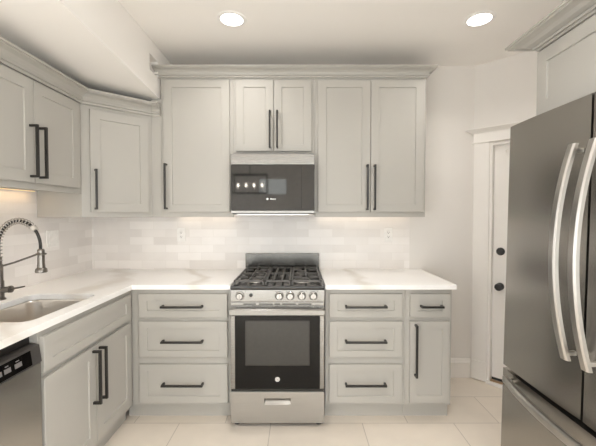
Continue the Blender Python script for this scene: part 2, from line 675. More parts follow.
def downlight(x, y, label, group=None, watts=DOWN_W):
    t = thing('recessed_ceiling_light', label, 'ceiling light', (x, y, ZC), 0, group)
    b_ = bmesh.new()
    lathe(b_, [(0.070, -0.002), (0.071, -0.006), (0.088, -0.004), (0.092, 0.0), (0.070, 0.0), (0.070, -0.002)])
    obj('trim_ring', b_, WHITE_PL, t)
    b_ = bmesh.new()
    lathe(b_, [(0, -0.005), (0.070, -0.005), (0.070, -0.001), (0, -0.001)])
    obj('diffuser', b_, LAMP, t)
    l = bpy.data.lights.new('downlight_lamp', 'AREA')
    l.shape = 'DISK'
    l.size = 0.14
    l.spread = R(130)
    l.energy = watts
    l.color = (1.0, 0.955, 0.915)
    lo = bpy.data.objects.new('downlight_lamp', l)
    C.objects.link(lo)
    lo.parent = t
    lo.location = (0, 0, -0.008)
    return t


downlight(-0.423, 2.205, 'round recessed ceiling light above the range, left of the two lights in the photo')
downlight(1.136, 2.205, 'round recessed ceiling light near the door and refrigerator, right of the two')
for yy in (0.70, -0.9):  # added unseen downlights, stronger, to brighten the left and refrigerator cabinets
    downlight(0.36, yy, 'added round recessed ceiling light further back in the room, unseen fill', 'added unseen fill lights', DOWN_W * 3.2)

# ------------------------------------------------------------------ cabinet parts


def shaker(bm, x0, x1, z0, z1, fw=0.06, fh=None, t=0.020, rec=0.007):
    """one shaker front, front face at y=-t, back at y=-0.001"""
    fh = fh or fw
    e = 0.0015

    def loop(a, b, c, d, y):
        return [bm.verts.new((a, y, c)), bm.verts.new((b, y, c)), bm.verts.new((b, y, d)), bm.verts.new((a, y, d))]
    L = [loop(x0, x1, z0, z1, -0.001), loop(x0, x1, z0, z1, -t + e), loop(x0 + e, x1 - e, z0 + e, z1 - e, -t),
         loop(x0 + fw, x1 - fw, z0 + fh, z1 - fh, -t), loop(x0 + fw + 0.002, x1 - fw - 0.002, z0 + fh + 0.002, z1 - fh - 0.002, -t + rec)]
    for a, b in zip(L, L[1:]):
        for k in range(4):
            bm.faces.new((a[k], a[(k + 1) % 4], b[(k + 1) % 4], b[k]))
    bm.faces.new(L[-1])
    bm.faces.new(list(reversed(L[0])))
    bmesh.ops.recalc_face_normals(bm, faces=bm.faces)


def pull(part, x, z, length, axis, y=-0.020, so=0.032, w=0.013):
    b_ = bmesh.new()
    h = length / 2
    if axis == 'x':
        box(b_, x - h, x + h, y - so - w, y - so, z - w / 2, z + w / 2, 0.0012)
        for s in (-1, 1):
            c = x + s * (h - w / 2)
            box(b_, c - w / 2, c + w / 2, y - so - 0.001, y, z - w / 2, z + w / 2, 0.0008)
    else:
        box(b_, x - w / 2, x + w / 2, y - so - w, y - so, z - h, z + h, 0.0012)
        for s in (-1, 1):
            c = z + s * (h - w / 2)
            box(b_, x - w / 2, x + w / 2, y - so - 0.001, y, c - w / 2, c + w / 2, 0.0008)
    return obj('bar_handle', b_, BLACK, part, label='black square bar handle')


def cabinet(name, label, loc, rz, W, D, z0, z1, toe=False, group=None, hollow=False):
    t = thing(name, label, 'cabinet', loc, rz, group)
    b_ = bmesh.new()
    if hollow:
        box(b_, 0, 0.018, 0.019, D, z0, z1)
        box(b_, W - 0.018, W, 0.019, D, z0, z1)
        box(b_, 0.018, W - 0.018, D - 0.01, D, z0, z1)
        box(b_, 0.018, W - 0.018, 0.019, D - 0.01, z0, z0 + 0.018)
    else:
        box(b_, 0, W, 0.019, D, z0 + (0.0 if toe else 0.018), z1, 0.0008)
    obj('carcass', b_, CAB, t)
    b_ = bmesh.new()
    box(b_, 0, W, 0, 0.019, z0, z1, 0.001)
    obj('face_frame', b_, CAB, t)
    if toe:
        b_ = bmesh.new()
        box(b_, 0, W, 0.045, 0.062, 0.0, z0, 0.0005)
        obj('toe_kick', b_, CAB, t)
    return t


def front(t, name, x0, x1, z0, z1, fw=0.06, fh=None, hx=None, hz=None, hl=None, ax=None):
    b_ = bmesh.new()
    shaker(b_, x0, x1, z0, z1, fw, fh)
    p = obj(name, b_, CAB, t)
    if hl:
        pull(p, hx, hz, hl, ax)
    return p


YF = 2.29       # base face-frame plane
ZB, ZT = 0.101, 0.888
rows = ((0.855, 0.698), (0.672, 0.432), (0.383, 0.123))
# drawer base, left of the range
x0, x1 = -1.066, -0.452
c = cabinet('drawer_base_cabinet', 'wide grey three-drawer base cabinet left of the range', (x0, YF, 0), 0, x1 - x0, 0.60, ZB, ZT, True)
b_ = bmesh.new()
box(b_, -0.054, -0.0005, 0.002, 0.019, ZB, ZT, 0.0005)
obj('corner_filler', b_, CAB, c)
b_ = bmesh.new()
box(b_, -0.10, -0.0005, 0.045, 0.062, 0, ZB, 0.0005)
obj('toe_kick', b_, CAB, c)
for a, b in rows:
    front(c, 'drawer', -1.064 - x0, -0.475 - x0, b, a, 0.055, 0.045, (-0.7695 - x0), (a + b) / 2 + (0.0 if a > 0.8 else -0.007 if a > 0.5 else 0.004), 0.272, 'x')
# drawer base, right of the range
x0, x1 = 0.176, 0.710
c = cabinet('drawer_base_cabinet', 'grey three-drawer base cabinet right of the range', (x0, YF, 0), 0, x1 - x0, 0.60, ZB, ZT, True)
for a, b in rows:
    front(c, 'drawer', 0.201 - x0, 0.687 - x0, b, a, 0.055, 0.045, 0.441 - x0, (a + b) / 2 + (0.0 if a > 0.8 else -0.007 if a > 0.5 else 0.004), 0.272, 'x')
# narrow base
x0, x1 = 0.711, 1.019
c = cabinet('narrow_base_cabinet', 'narrow grey base cabinet at the counter end, one small drawer over a door', (x0, YF, 0), 0, x1 - x0, 0.60, ZB, ZT, True)
front(c, 'drawer', 0.738 - x0, 1.003 - x0, 0.698, 0.855, 0.05, 0.045, 0.874 - x0, 0.777, 0.147, 'x')
front(c, 'door', 0.738 - x0, 1.003 - x0, 0.123, 0.672, 0.05, 0.05, 0.772 - x0, 0.482, 0.345, 'z')
# sink base on the left wall (front faces +X)
XF = -1.12
ya, yb_ = 1.464, 2.289
c = cabinet('sink_base_cabinet', 'grey two-door base cabinet under the sink on the left', (XF, ya, 0), R(90), yb_ - ya, 0.60, ZB, ZT, True, hollow=True)
front(c, 'false_drawer_front', 1.474 - ya, 2.243 - ya, 0.698, 0.856, 0.055, 0.045)
front(c, 'door', 1.474 - ya, 1.850 - ya, 0.139, 0.672, 0.06, 0.06, 1.822 - ya, 0.512, 0.29, 'z')
front(c, 'door', 1.856 - ya, 2.243 - ya, 0.139, 0.672, 0.06, 0.06, 1.880 - ya, 0.512, 0.29, 'z')

# uppers on the back wall
YU = 2.595
ZU0, ZU1 = 1.362, 2.395
UD = YB - YU - 0.002
x0, x1 = -1.030, -0.492
c = cabinet('wall_cabinet', 'tall grey one-door wall cabinet left of the microwave', (x0, YU, 0), 0, x1 - x0, UD - 0.008, ZU0, ZU1)
front(c, 'door', -1.005 - x0, -0.516 - x0, 1.400, 2.374, 0.062, 0.053, -0.985 - x0, 1.588, 0.337, 'z')
x0, x1 = -0.491, 0.116
c = cabinet('wall_cabinet', 'short grey two-door wall cabinet directly above the microwave', (x0, YU, 0), 0, x1 - x0, UD - 0.008, 1.822, ZU1)
front(c, 'door', -0.468 - x0, -0.1895 - x0, 1.852, 2.374, 0.058, 0.050, -0.2145 - x0, 2.008, 0.272, 'z')
front(c, 'door', -0.186 - x0, 0.093 - x0, 1.852, 2.374, 0.058, 0.050, -0.160 - x0, 2.008, 0.272, 'z')
x0, x1 = 0.117, 0.947
c = cabinet('wall_cabinet', 'tall grey two-door wall cabinet right of the microwave', (x0, YU, 0), 0, x1 - x0, UD - 0.008, ZU0, ZU1)
front(c, 'door', 0.141 - x0, 0.5305 - x0, 1.400, 2.374, 0.062, 0.053, 0.505 - x0, 1.581, 0.335, 'z')
front(c, 'door', 0.534 - x0, 0.930 - x0, 1.400, 2.374, 0.062, 0.053, 0.560 - x0, 1.581, 0.335, 'z')

# short wall cabinet over the sink (left wall)
XU = -1.44
ya, yb_ = 1.43, 2.287
c = cabinet('wall_cabinet', 'short grey two-door wall cabinet over the sink on the left wall', (XU, ya, 0), R(90), yb_ - ya, XU - XL - 0.012, 1.518, 2.112)
front(c, 'door', 1.452 - ya, 1.861 - ya, 1.553, 2.099, 0.06, None, 1.833 - ya, 1.718, 0.28, 'z')
front(c, 'door', 1.866 - ya, 2.244 - ya, 1.553, 2.099, 0.06, None, 1.897 - ya, 1.718, 0.28, 'z')

# diagonal corner wall cabinet
pa, pb = Vector((-1.440, 2.290)), Vector((-1.102, 2.595))
ang = math.atan2(pb.y - pa.y, pb.x - pa.x)
L = (pb - pa).length
c = thing('corner_wall_cabinet', 'diagonal grey one-door corner wall cabinet between left and back walls', 'cabinet', (pa.x, pa.y, 0), ang)
inv = Matrix.Rotation(-ang, 4, 'Z') @ Matrix.Translation((-pa.x, -pa.y, 0))
bm = bmesh.new()
pts = [(XL + 0.010, 2.290), (pa.x, pa.y), (pb.x, pb.y), (-1.102, YB - 0.010), (XL + 0.010, YB - 0.010)]
prism(bm, [tuple((inv @ Vector((x, y, 0))).xy) for x, y in pts], ZU0, 2.112)
obj('carcass', bm, CAB, c, False)
front(c, 'door', 0.050, L - 0.028, 1.398, 2.084, 0.06, None, 0.076, 1.550, 0.27, 'z')
bm = bmesh.new()
prism(bm, [tuple((inv @ Vector((x, y, 0))).xy) for x, y in ((-1.101, 2.595), (-1.031, 2.595), (-1.031, 2.615), (-1.101, 2.615))], ZU0, 2.240)
obj('filler_strip', bm, CAB, c, False)

# cabinet over the refrigerator (faces -X)
c = cabinet('wall_cabinet', 'grey wall cabinet hung over the refrigerator on the right', (1.11, 1.60, 0), R(-90), 0.92, 0.605, 1.832, 2.132)
front(c, 'door', 0.002, 0.458, 1.834, 2.120, 0.06, None)
front(c, 'door', 0.462, 0.918, 1.834, 2.120, 0.06, None)

# ------------------------------------------------------------------ crown mouldings


def crown_prof(z, p, h):
    q = p - 0.054
    return [(0.0, z), (0.012, z), (0.012, z + 0.17 * h), (0.022, z + 0.20 * h), (0.022, z + 0.32 * h), (0.014, z + 0.35 * h), (0.016 + 0.2 * q, z + 0.50 * h), (0.026 + 0.55 * q, z + 0.66 * h),
            (0.042 + q, z + 0.76 * h), (0.046 + q, z + 0.77 * h), (0.046 + q, z + 0.84 * h), (p, z + 0.86 * h), (p, z + h), (0.0, z + h)]


bm = bmesh.new()
sweep(bm, [(XB - 0.03, 2.5945), (0.9475, 2.5945), (0.9475, YB - 0.002)], crown_prof(2.3955, 0.064, 0.072), 1)
tag(obj('crown_moulding', bm, CAB, None, False), 'grey stepped crown moulding along the top of the back wall cabinets', 'moulding')
bm = bmesh.new()
sweep(bm, [(XU + 0.0005, 1.43), (XU + 0.0005, 2.290), (pb.x, pb.y - 0.0005), (-1.032, pb.y - 0.0005)], crown_prof(2.1125, 0.072, 0.088), 1)
tag(obj('crown_moulding', bm, CAB, None, False), 'grey crown moulding bent round the sink and corner cabinets under the bulkhead', 'moulding')
bm = bmesh.new()
sweep(bm, [(1.710, 1.6005), (1.1095, 1.6005), (1.1095, 0.68)], [(o_, 2.1325 + z_) for o_, z_ in ((0, 0), (0.012, 0), (0.012, 0.012), (0.024, 0.010), (0.026, 0.020), (0.020, 0.024), (0.044, 0.030), (0.060, 0.040), (0.080, 0.046), (0.084, 0.040), (0.096, 0.042), (0.098, 0.050), (0.105, 0.050), (0.105, 0.058), (0, 0.058))], 1)
tag(obj('crown_moulding', bm, CAB, None, False), 'grey crown moulding topping the cabinet over the refrigerator', 'moulding')

# ------------------------------------------------------------------ worktops and sink


def rounded(x0, x1, y0, y1, r, n=6):
    out = []
    for cx, cy, a0 in ((x1 - r, y1 - r, 0), (x0 + r, y1 - r, 90), (x0 + r, y0 + r, 180), (x1 - r, y0 + r, 270)):
        for k in range(n + 1):
            a = R(a0 + 90 * k / n)
            out.append((cx + r * math.cos(a), cy + r * math.sin(a)))
    return out


ZK = 0.920
SX0, SX1, SY0, SY1 = -1.545, -1.165, 1.47, 1.992
hole = rounded(SX0, SX1, SY0, SY1, 0.05)
XE = -1.093      # front edge of the left run
YE = 2.25
outer = [(XL + 0.0095, 0.845), (XE, 0.845), (XE, YE), (-0.450, YE), (-0.450, YB - 0.0095), (XL + 0.0095, YB - 0.0095)]
bm = bmesh.new()
eds = []
for loop in (outer, hole):
    vs = [bm.verts.new((x, y, ZK)) for x, y in loop]
    eds += [bm.edges.new((vs[i], vs[(i + 1) % len(vs)])) for i in range(len(vs))]
bmesh.ops.triangle_fill(bm, use_beauty=True, use_dissolve=False, edges=eds)
ext = bmesh.ops.extrude_face_region(bm, geom=list(bm.faces))
bmesh.ops.translate(bm, verts=[v for v in ext['geom'] if isinstance(v, bmesh.types.BMVert)], vec=(0, 0, -0.032))
bmesh.ops.recalc_face_normals(bm, faces=bm.faces)
sharp = [e for e in bm.edges if len(e.link_faces) == 2 and e.calc_face_angle() > R(40)]
bmesh.ops.bevel(bm, geom=sharp, offset=0.002, segments=2, affect='EDGES', profile=0.5)
tag(obj('countertop', bm, QUARTZ), 'white veined L-shaped countertop around the sink and corner', 'countertop')
bm = bmesh.new()
box(bm, 0.172, 1.034, YE, YB - 0.0095, ZK - 0.032, ZK, 0.002)
tag(obj('countertop', bm, QUARTZ), 'short white countertop right of the range', 'countertop')

sink = thing('kitchen_sink', 'undermount stainless steel sink in the left countertop', 'sink', (SX0, SY0, ZK - 0.25))
bm = bmesh.new()
zt, zbm = 0.2165, 0.02
rings = []
for (g, z, r) in ((0.018, zt, 0.07), (0.0, zt, 0.06), (-0.004, zt - 0.006, 0.06), (-0.012, zbm + 0.03, 0.055), (-0.022, zbm + 0.008, 0.05), (-0.045, zbm, 0.04)):
    rings.append([bm.verts.new((x - SX0, y - SY0, z)) for x, y in rounded(SX0 - g, SX1 + g, SY0 - g, SY1 + g, r)])
n = len(rings[0])
for a, b in zip(rings, rings[1:]):
    for k in range(n):
        bm.faces.new((a[k], a[(k + 1) % n], b[(k + 1) % n], b[k]))
bm.faces.new(rings[-1])
bmesh.ops.recalc_face_normals(bm, faces=bm.faces)
o = obj('basin', bm, SINK_ST, sink)
sm = o.modifiers.new('thick', 'SOLIDIFY')
sm.thickness = 0.0015
sm.offset = 0
bm = bmesh.new()
lathe(bm, [(0, 0.0), (0.02, 0.0), (0.024, 0.003), (0.045, 0.004), (0.05, 0.0)], Matrix.Translation((0.18, 0.26, zbm + 0.002)))
obj('drain', bm, ALU, sink)

# ------------------------------------------------------------------ faucet
FX, FY = -1.625, 1.862
f = thing('kitchen_faucet', 'dark gunmetal spring pull-down faucet behind the sink', 'faucet', (FX, FY, ZK))
bm = bmesh.new()
lathe(bm, [(0, 0), (0.028, 0), (0.028, 0.006), (0.021, 0.012), (0.021, 0.10), (0.018, 0.105), (0.018, 0.19), (0.014, 0.195), (0.014, 0.235), (0, 0.238)])
obj('body', bm, GUN, f)
bm = bmesh.new()
ld = Vector((0.75, -0.1, 0.08)).normalized()
p = Vector((0.0, 0, 0.052))
cyl(bm, p + Vector((0.015, 0, 0)), p + ld * 0.062, 0.0165)
cyl(bm, p + ld * 0.062, p + ld * 0.072, 0.019)
obj('valve', bm, GUN, f)
bm = bmesh.new()
cyl(bm, p + ld * 0.072, p + ld * 0.155 + Vector((0, 0, 0.008)), 0.0055, 0.004, 12)
obj('lever', bm, GUN, f)
cxx, czz, rr = 0.134, 0.294, 0.134
tip = Vector((0.272, -0.055, 0.20))
path = [Vector((0, 0, 0.21)), Vector((0, 0, 0.25))]
for k in range(0, 33):
    a = PI - (PI + 0.12) * k / 32
    x = cxx + rr * math.cos(a)
    path.append(Vector((x, -0.055 * (x / 0.27), czz + rr * math.sin(a))))
path.append(Vector((0.270, -0.055, 0.27)))
bm = bmesh.new()
tube(bm, path, 0.0075, 12)
obj('hose', bm, RUBBER, f)


def resample(pts, step):
    out = [pts[0].copy()]
    acc = 0
    for a, b in zip(pts, pts[1:]):
        d = (b - a).length
        s = step - acc
        while s <= d:
            out.append(a.lerp(b, s / d))
            s += step
        acc = d - (s - step)
    return out


spring_path = [q for q in path if not (q.x > 0.20 and q.z < 0.385)]
rs = resample(spring_path, 0.0012)
turn = 0.019
coil = []
for i, q in enumerate(rs):
    d = (rs[min(i + 1, len(rs) - 1)] - rs[max(i - 1, 0)]).normalized()
    s = Vector((0, 1, 0))
    u = s.cross(d).normalized()
    a = 2 * PI * i * 0.0012 / turn
    coil.append(q + (s * math.cos(a) + u * math.sin(a)) * 0.0152)
bm = bmesh.new()
tube(bm, coil, 0.0026, 6)
obj('spring_coil', bm, COIL, f)
q = rs[-1]
d = (rs[-1] - rs[-4]).normalized()
bm = bmesh.new()
cyl(bm, q - d * 0.004, q + d * 0.02, 0.0165, 0.014)
obj('spring_collar', bm, ALU, f)
bm = bmesh.new()
lathe(bm, [(0, 0), (0.026, 0.0), (0.028, 0.004), (0.026, 0.018), (0.0185, 0.026), (0.0165, 0.05), (0.0165, 0.118), (0.012, 0.124), (0, 0.124)], Matrix.Translation((0.270, -0.055, 0.158)))
obj('spray_head', bm, GUN, f)
bm = bmesh.new()
tube(bm, [(0.0, 0, 0.178), (0.10, -0.02, 0.205), (0.245, -0.05, 0.252)], 0.0052, 10)
tube(bm, [(0.270 + 0.0205 * math.cos(2 * PI * k / 24), -0.055 + 0.0205 * math.sin(2 * PI * k / 24), 0.255) for k in range(24)], 0.005, 8, True)
obj('support_arm', bm, GUN, f)

# ------------------------------------------------------------------ dishwasher
ya, yb_ = 0.852, 1.461
W = yb_ - ya
d = thing('dishwasher', 'stainless steel dishwasher with black control strip under the left counter', 'dishwasher', (-1.13, ya, 0), R(90))
bm = bmesh.new()
box(bm, 0.003, W - 0.003, 0.02, 0.57, 0.11, 0.865, 0.002)
obj('tub', bm, BLACK, d)
bm = bmesh.new()
box(bm, 0.004, W - 0.004, -0.030, 0.018, 0.115, 0.755, 0.004)
obj('door', bm, STEEL_DW, d)
bm = bmesh.new()
t = bmesh.new()
prof = [(-0.032, 0.757), (-0.022, 0.830), (0.0, 0.835), (0.018, 0.835), (0.018, 0.757)]
lo = [t.verts.new((0.004, y, z)) for y, z in prof]
hi = [t.verts.new((W - 0.004, y, z)) for y, z in prof]
t.faces.new(lo)
t.faces.new(list(reversed(hi)))
for k in range(5):
    t.faces.new((lo[k], lo[(k + 1) % 5], hi[(k + 1) % 5], hi[k]))
bmesh.ops.recalc_face_normals(t, faces=t.faces)
merge(bm, t)
cp = obj('control_panel', bm, GREY_PL, d, False, 'black control strip with grey printed buttons')
TILT = Matrix.Translation((0, -0.0325, 0.757)) @ Matrix.Rotation(-math.atan2(0.010, 0.073), 4, 'X')
bm = bmesh.new()
box(bm, 0.02, W - 0.055, -0.0006, 0.0004, 0.006, 0.066, M=TILT)
obj('display_window', bm, BLACK_GLASS, cp, False)
bx = W - 0.105
for k, (ox, w) in enumerate(((-0.0, 0.034), (-0.052, 0.030), (-0.092, 0.032), (-0.16, 0.03))):
    bm = bmesh.new()
    box(bm, bx + ox - w, bx + ox, -0.0012, 0, 0.026, 0.044, M=TILT)
    box(bm, bx + ox - w * 0.8, bx + ox - w * 0.3, -0.0012, 0, 0.050, 0.054, M=TILT)
    obj('button', bm, BTN, cp, False)
bm = bmesh.new()
box(bm, 0.0, W, 0.06, 0.075, 0, 0.109)
obj('toe_kick', bm, BLACK, d)

# ------------------------------------------------------------------ range
RX0, RX1 = -0.444, 0.166
RY = 2.225
RW = RX1 - RX0
g = thing('gas_range', 'narrow stainless steel gas range with black oven door', 'range', (RX0, RY, 0))
bm = bmesh.new()
box(bm, 0.002, RW - 0.002, 0.02, 0.655, 0.035, 0.900, 0.002)
obj('body', bm, STEEL_V, g)
bm = bmesh.new()
box(bm, 0, RW, -0.014, 0.035, 0.817, 0.896, 0.004)
obj('control_panel', bm, STEEL, g)
bm = bmesh.new()
box(bm, -0.001, RW + 0.001, -0.016, 0.625, 0.897, 0.922, 0.006)
obj('cooktop', bm, ENAMEL, g)
bm = bmesh.new()
box(bm, 0, RW, 0.630, 0.662, 0.900, 1.056, 0.003)
obj('backguard', bm, steel('backguard_steel', (0.10, 0.095, 0.088), 0.22, 'x'), g)


def knob(x, z):
    k_ = bmesh.new()
    Mk = Matrix.Translation((x, -0.014, z)) @ Matrix.Rotation(R(90), 4, 'X')
    lathe(k_, [(0, 0), (0.026, 0), (0.026, 0.004), (0.021, 0.007), (0.0195, 0.024), (0.017, 0.027), (0, 0.027)], Mk)
    box(k_, -0.0045, 0.0045, -0.019, 0.019, 0.024, 0.035, 0.002, M=Mk)
    kn = obj('knob', k_, KNOB, g)
    k_ = bmesh.new()
    lathe(k_, [(0, 0), (0.0285, 0), (0.0285, 0.0015), (0, 0.0015)], Mk)
    obj('knob_ring', k_, GREY_PL, kn)
    return kn


for px in (0.063, 0.317, 0.387, 0.462, 0.536):
    knob(px, 0.858)
for px in (0.063, 0.317, 0.387, 0.462, 0.536):
    bm = bmesh.new()
    cx_ = px + (0.036 if px < 0.2 else -0.022 if px < 0.45 else 0.028)
    lathe(bm, [(0, 0), (0.003, 0), (0.003, 0.0006), (0, 0.0006)], Matrix.Translation((cx_, -0.014, 0.886)) @ Matrix.Rotation(R(90), 4, 'X'), 12)
    obj('burner_mark', bm, GREY_PL, g)
bm = bmesh.new()
lathe(bm, [(0, 0), (0.0115, 0), (0.0115, 0.004), (0, 0.006)], Matrix.Translation((0.134, -0.014, 0.862)) @ Matrix.Rotation(R(90), 4, 'X'))
obj('oven_light_button', bm, BLACK, g)
bm = bmesh.new()
for k in range(5):
    box(bm, 0.560 + k * 0.005, 0.5635 + k * 0.005, -0.0148, -0.014, 0.8265, 0.8295)
obj('model_mark', bm, BTN, g)
# vent strip
bm = bmesh.new()
box(bm, 0.004, RW - 0.004, -0.012, 0.02, 0.791, 0.815, 0.001)
vs_ = obj('vent_strip', bm, STEEL, g)
bm = bmesh.new()
for a, b in ((0.085, 0.165), (0.185, 0.275), (0.285, 0.322), (0.335, 0.425), (0.440, 0.525)):
    box(bm, a, b, -0.0128, -0.011, 0.800, 0.807)
obj('vent_slot', bm, BLACK, vs_)
# oven door
bm = bmesh.new()
box(bm, 0.002, RW - 0.002, -0.022, 0.018, 0.252, 0.790, 0.004)
od = obj('oven_door', bm, STEEL, g)
bm = bmesh.new()
box(bm, 0.031, RW - 0.031, -0.0255, -0.020, 0.254, 0.730, 0.001)
gl = obj('door_glass', bm, BLACK_GLASS, od, True, 'black glass oven door panel')
bm = bmesh.new()
box(bm, 0.098, RW - 0.098, -0.0262, -0.0250, 0.408, 0.700, 0.0003)
obj('window_border', bm, plain('glass_border', (0.03, 0.028, 0.025), 0.12), gl)
bm = bmesh.new()
box(bm, 0.106, RW - 0.106, -0.0268, -0.0255, 0.416, 0.692, 0.0003)
obj('oven_window', bm, OVEN_WIN, gl)
bm = bmesh.new()
t = bmesh.new()
prof = [(-0.055, 0.738), (-0.064, 0.746), (-0.064, 0.776), (-0.055, 0.784), (-0.044, 0.784), (-0.040, 0.770), (-0.040, 0.748), (-0.046, 0.738)]
lo = [t.verts.new((0.004, y, z)) for y, z in prof]
hi = [t.verts.new((RW - 0.004, y, z)) for y, z in prof]
t.faces.new(lo)
t.faces.new(list(reversed(hi)))
for k in range(8):
    t.faces.new((lo[k], lo[(k + 1) % 8], hi[(k + 1) % 8], hi[k]))
bmesh.ops.recalc_face_normals(t, faces=t.faces)
merge(bm, t)
for a, b in ((0.004, 0.036), (RW - 0.036, RW - 0.004)):
    box(bm, a, b, -0.050, -0.021, 0.738, 0.784, 0.004)
obj('door_handle', bm, STEEL, od)
# round badge
bm = bmesh.new()
Mb = Matrix.Translation((RW / 2, -0.0255, 0.318)) @ Matrix.Rotation(R(90), 4, 'X')
lathe(bm, [(0, 0), (0.0155, 0), (0.0155, 0.0012), (0, 0.0016)], Mb)
bd = obj('round_badge', bm, plain('badge_silver', (0.75, 0.74, 0.71), 0.35, 0.3), gl)
bm = bmesh.new()
tube(bm, [Mb @ Vector((0.0125 * math.cos(2 * PI * k / 28), 0.0125 * math.sin(2 * PI * k / 28), 0.0015)) for k in range(28)], 0.0006, 6, True)
mono = []
for k in range(40):   # flowing monogram line
    a = 2 * PI * k / 40
    mono.append(Mb @ Vector((0.008 * math.cos(a), 0.006 * math.sin(2 * a), 0.0017)))
tube(bm, mono, 0.0007, 6, True)
tube(bm, [Mb @ Vector((0.0, -0.007 + 0.0014 * k, 0.0017)) for k in range(11)], 0.0007, 6)
obj('monogram', bm, BTN, bd)
# bottom drawer with pocket handle
bm = bmesh.new()
zz0, zz1, hx0, hx1, hz0, hz1 = 0.028, 0.234, 0.219, 0.391, 0.150, 0.190
box(bm, 0.002, hx0, -0.022, 0.018, zz0, zz1, 0.0015)
box(bm, hx1, RW - 0.002, -0.022, 0.018, zz0, zz1, 0.0015)
box(bm, hx0 - 0.002, hx1 + 0.002, -0.022, 0.018, zz0, hz0, 0.0015)
box(bm, hx0 - 0.002, hx1 + 0.002, -0.022, 0.018, hz1, zz1, 0.0015)
dr = obj('storage_drawer', bm, STEEL_D, g)
bm = bmesh.new()
t = bmesh.new()
vv = [t.verts.new(co) for co in ((hx0, -0.020, hz0), (hx1, -0.020, hz0), (hx1 - 0.012, 0.012, hz1 - 0.004), (hx0 + 0.012, 0.012, hz1 - 0.004), (hx0, -0.020, hz1), (hx1, -0.020, hz1))]
t.faces.new((vv[0], vv[1], vv[2], vv[3]))
t.faces.new((vv[3], vv[2], vv[5], vv[4]))
t.faces.new((vv[0], vv[3], vv[4]))
t.faces.new((vv[1], vv[5], vv[2]))
merge(bm, t)
obj('pocket_handle', bm, STEEL_P, dr, False, 'recessed pocket handle')
bm = bmesh.new()
box(bm, 0.004, RW - 0.004, -0.015, 0.018, 0.236, 0.250)
obj('door_gap_seal', bm, BLACK, g)
for px in (0.035, RW - 0.035):
    for py in (0.03, 0.60):
        bm = bmesh.new()
        lathe(bm, [(0, 0), (0.020, 0), (0.020, 0.010), (0.009, 0.014), (0.009, 0.036), (0, 0.036)], Matrix.Translation((px, py, 0)))
        obj('leveling_foot', bm, GREY_PL, g)
# burners and grates
for bxx, byy, br_ in ((0.145, 0.15, 0.045), (0.145, 0.46, 0.035), (0.465, 0.15, 0.050), (0.465, 0.46, 0.038)):
    bm = bmesh.new()
    Mz = Matrix.Translation((bxx, byy, 0.9215))
    lathe(bm, [(br_ * 1.35, 0), (br_ * 1.3, 0.004), (br_ * 0.95, 0.005), (br_ * 0.9, 0.012), (0, 0.012)], Mz)
    bu = obj('burner', bm, ALU, g)
    bm = bmesh.new()
    lathe(bm, [(br_, 0.012), (br_ * 1.0, 0.017), (br_ * 0.9, 0.020), (0, 0.021)], Mz)
    obj('burner_cap', bm, CAST, bu)
for a, b in ((0.018, 0.216), (0.221, 0.389), (0.394, RW - 0.018)):
    bm = bmesh.new()
    y0, y1 = 0.012, 0.590
    zt0, zt1 = 0.941, 0.954
    w = 0.011
    for yy in (y0, y1 - w, (y0 + y1) / 2 - w / 2):
        box(bm, a, b, yy, yy + w, zt0, zt1, 0.002)
    for xx in (a, b - w):
        box(bm, xx, xx + w, y0, y1, zt0, zt1, 0.002)
    m_ = (a + b) / 2
    if a > 0.2 and b < 0.4:
        for xx in (a + (b - a) / 3, a + 2 * (b - a) / 3):
            box(bm, xx - w / 2, xx + w / 2, y0, y1, zt0, zt1, 0.002)
    else:
        for yc in (0.15, 0.46):
            box(bm, a, m_ - 0.028, yc - w / 2, yc + w / 2, zt0, zt1 + 0.002, 0.002)
            box(bm, m_ + 0.028, b, yc - w / 2, yc + w / 2, zt0, zt1 + 0.002, 0.002)
            box(bm, m_ - w / 2, m_ + w / 2, yc + 0.028, yc + 0.15, zt0, zt1 + 0.002, 0.002)
            box(bm, m_ - w / 2, m_ + w / 2, yc - 0.138, yc - 0.028, zt0, zt1 + 0.002, 0.002)
    for xx in (a, b - w):
        for yy in (y0, (y0 + y1) / 2 - w / 2, y1 - w):
            box(bm, xx, xx + w, yy, yy + w, 0.921, zt0 + 0.002, 0.001)
    obj('burner_grate', bm, CAST, g)

# ------------------------------------------------------------------ microwave
MX0, MX1, MY = -0.489, 0.112, 2.50
MW = MX1 - MX0
m = thing('microwave', 'over-the-range microwave with smoked glass door and steel top band', 'microwave', (MX0, MY, 1.388))
bm = bmesh.new()
box(bm, 0.002, MW - 0.002, 0.012, YB - MY - 0.012, 0.0, 0.428, 0.002)
obj('body', bm, GREY_PL, m)
bm = bmesh.new()
box(bm, 0, MW, -0.018, 0.012, 0.352, 0.428, 0.003)
obj('top_vent_band', bm, STEEL, m, True, 'brushed stainless top band')
bm = bmesh.new()
box(bm, 0, MW, -0.016, 0.012, 0.022, 0.351, 0.003)
mg = obj('door_glass', bm, MIC_GLASS, m, True, 'smoked mirror glass door')
bm = bmesh.new()
box(bm, 0, MW, -0.020, 0.012, 0.004, 0.021, 0.002)
obj('bottom_band', bm, STEEL, m)
bm = bmesh.new()
box(bm, 0.035, MW - 0.035, 0.02, 0.34, -0.012, 0.0, 0.003)
obj('underside_filter', bm, ALU, m)
bm = bmesh.new()
Mb = Matrix.Translation((0.262, -0.016, 0.105)) @ Matrix.Rotation(R(90), 4, 'X')
lathe(bm, [(0, 0), (0.0075, 0), (0.0075, 0.0006), (0, 0.0007)], Mb, 16)
for k, (w, h) in enumerate(((0.008, 0.011), (0.007, 0.008), (0.007, 0.008), (0.006, 0.008))):
    xx = 0.283 + k * 0.0105
    box(bm, xx, xx + w, -0.0168, -0.016, 0.100, 0.100 + h)
obj('printed_mark', bm, WHITE_PRINT, mg, False, 'small white maker mark')
bm = bmesh.new()
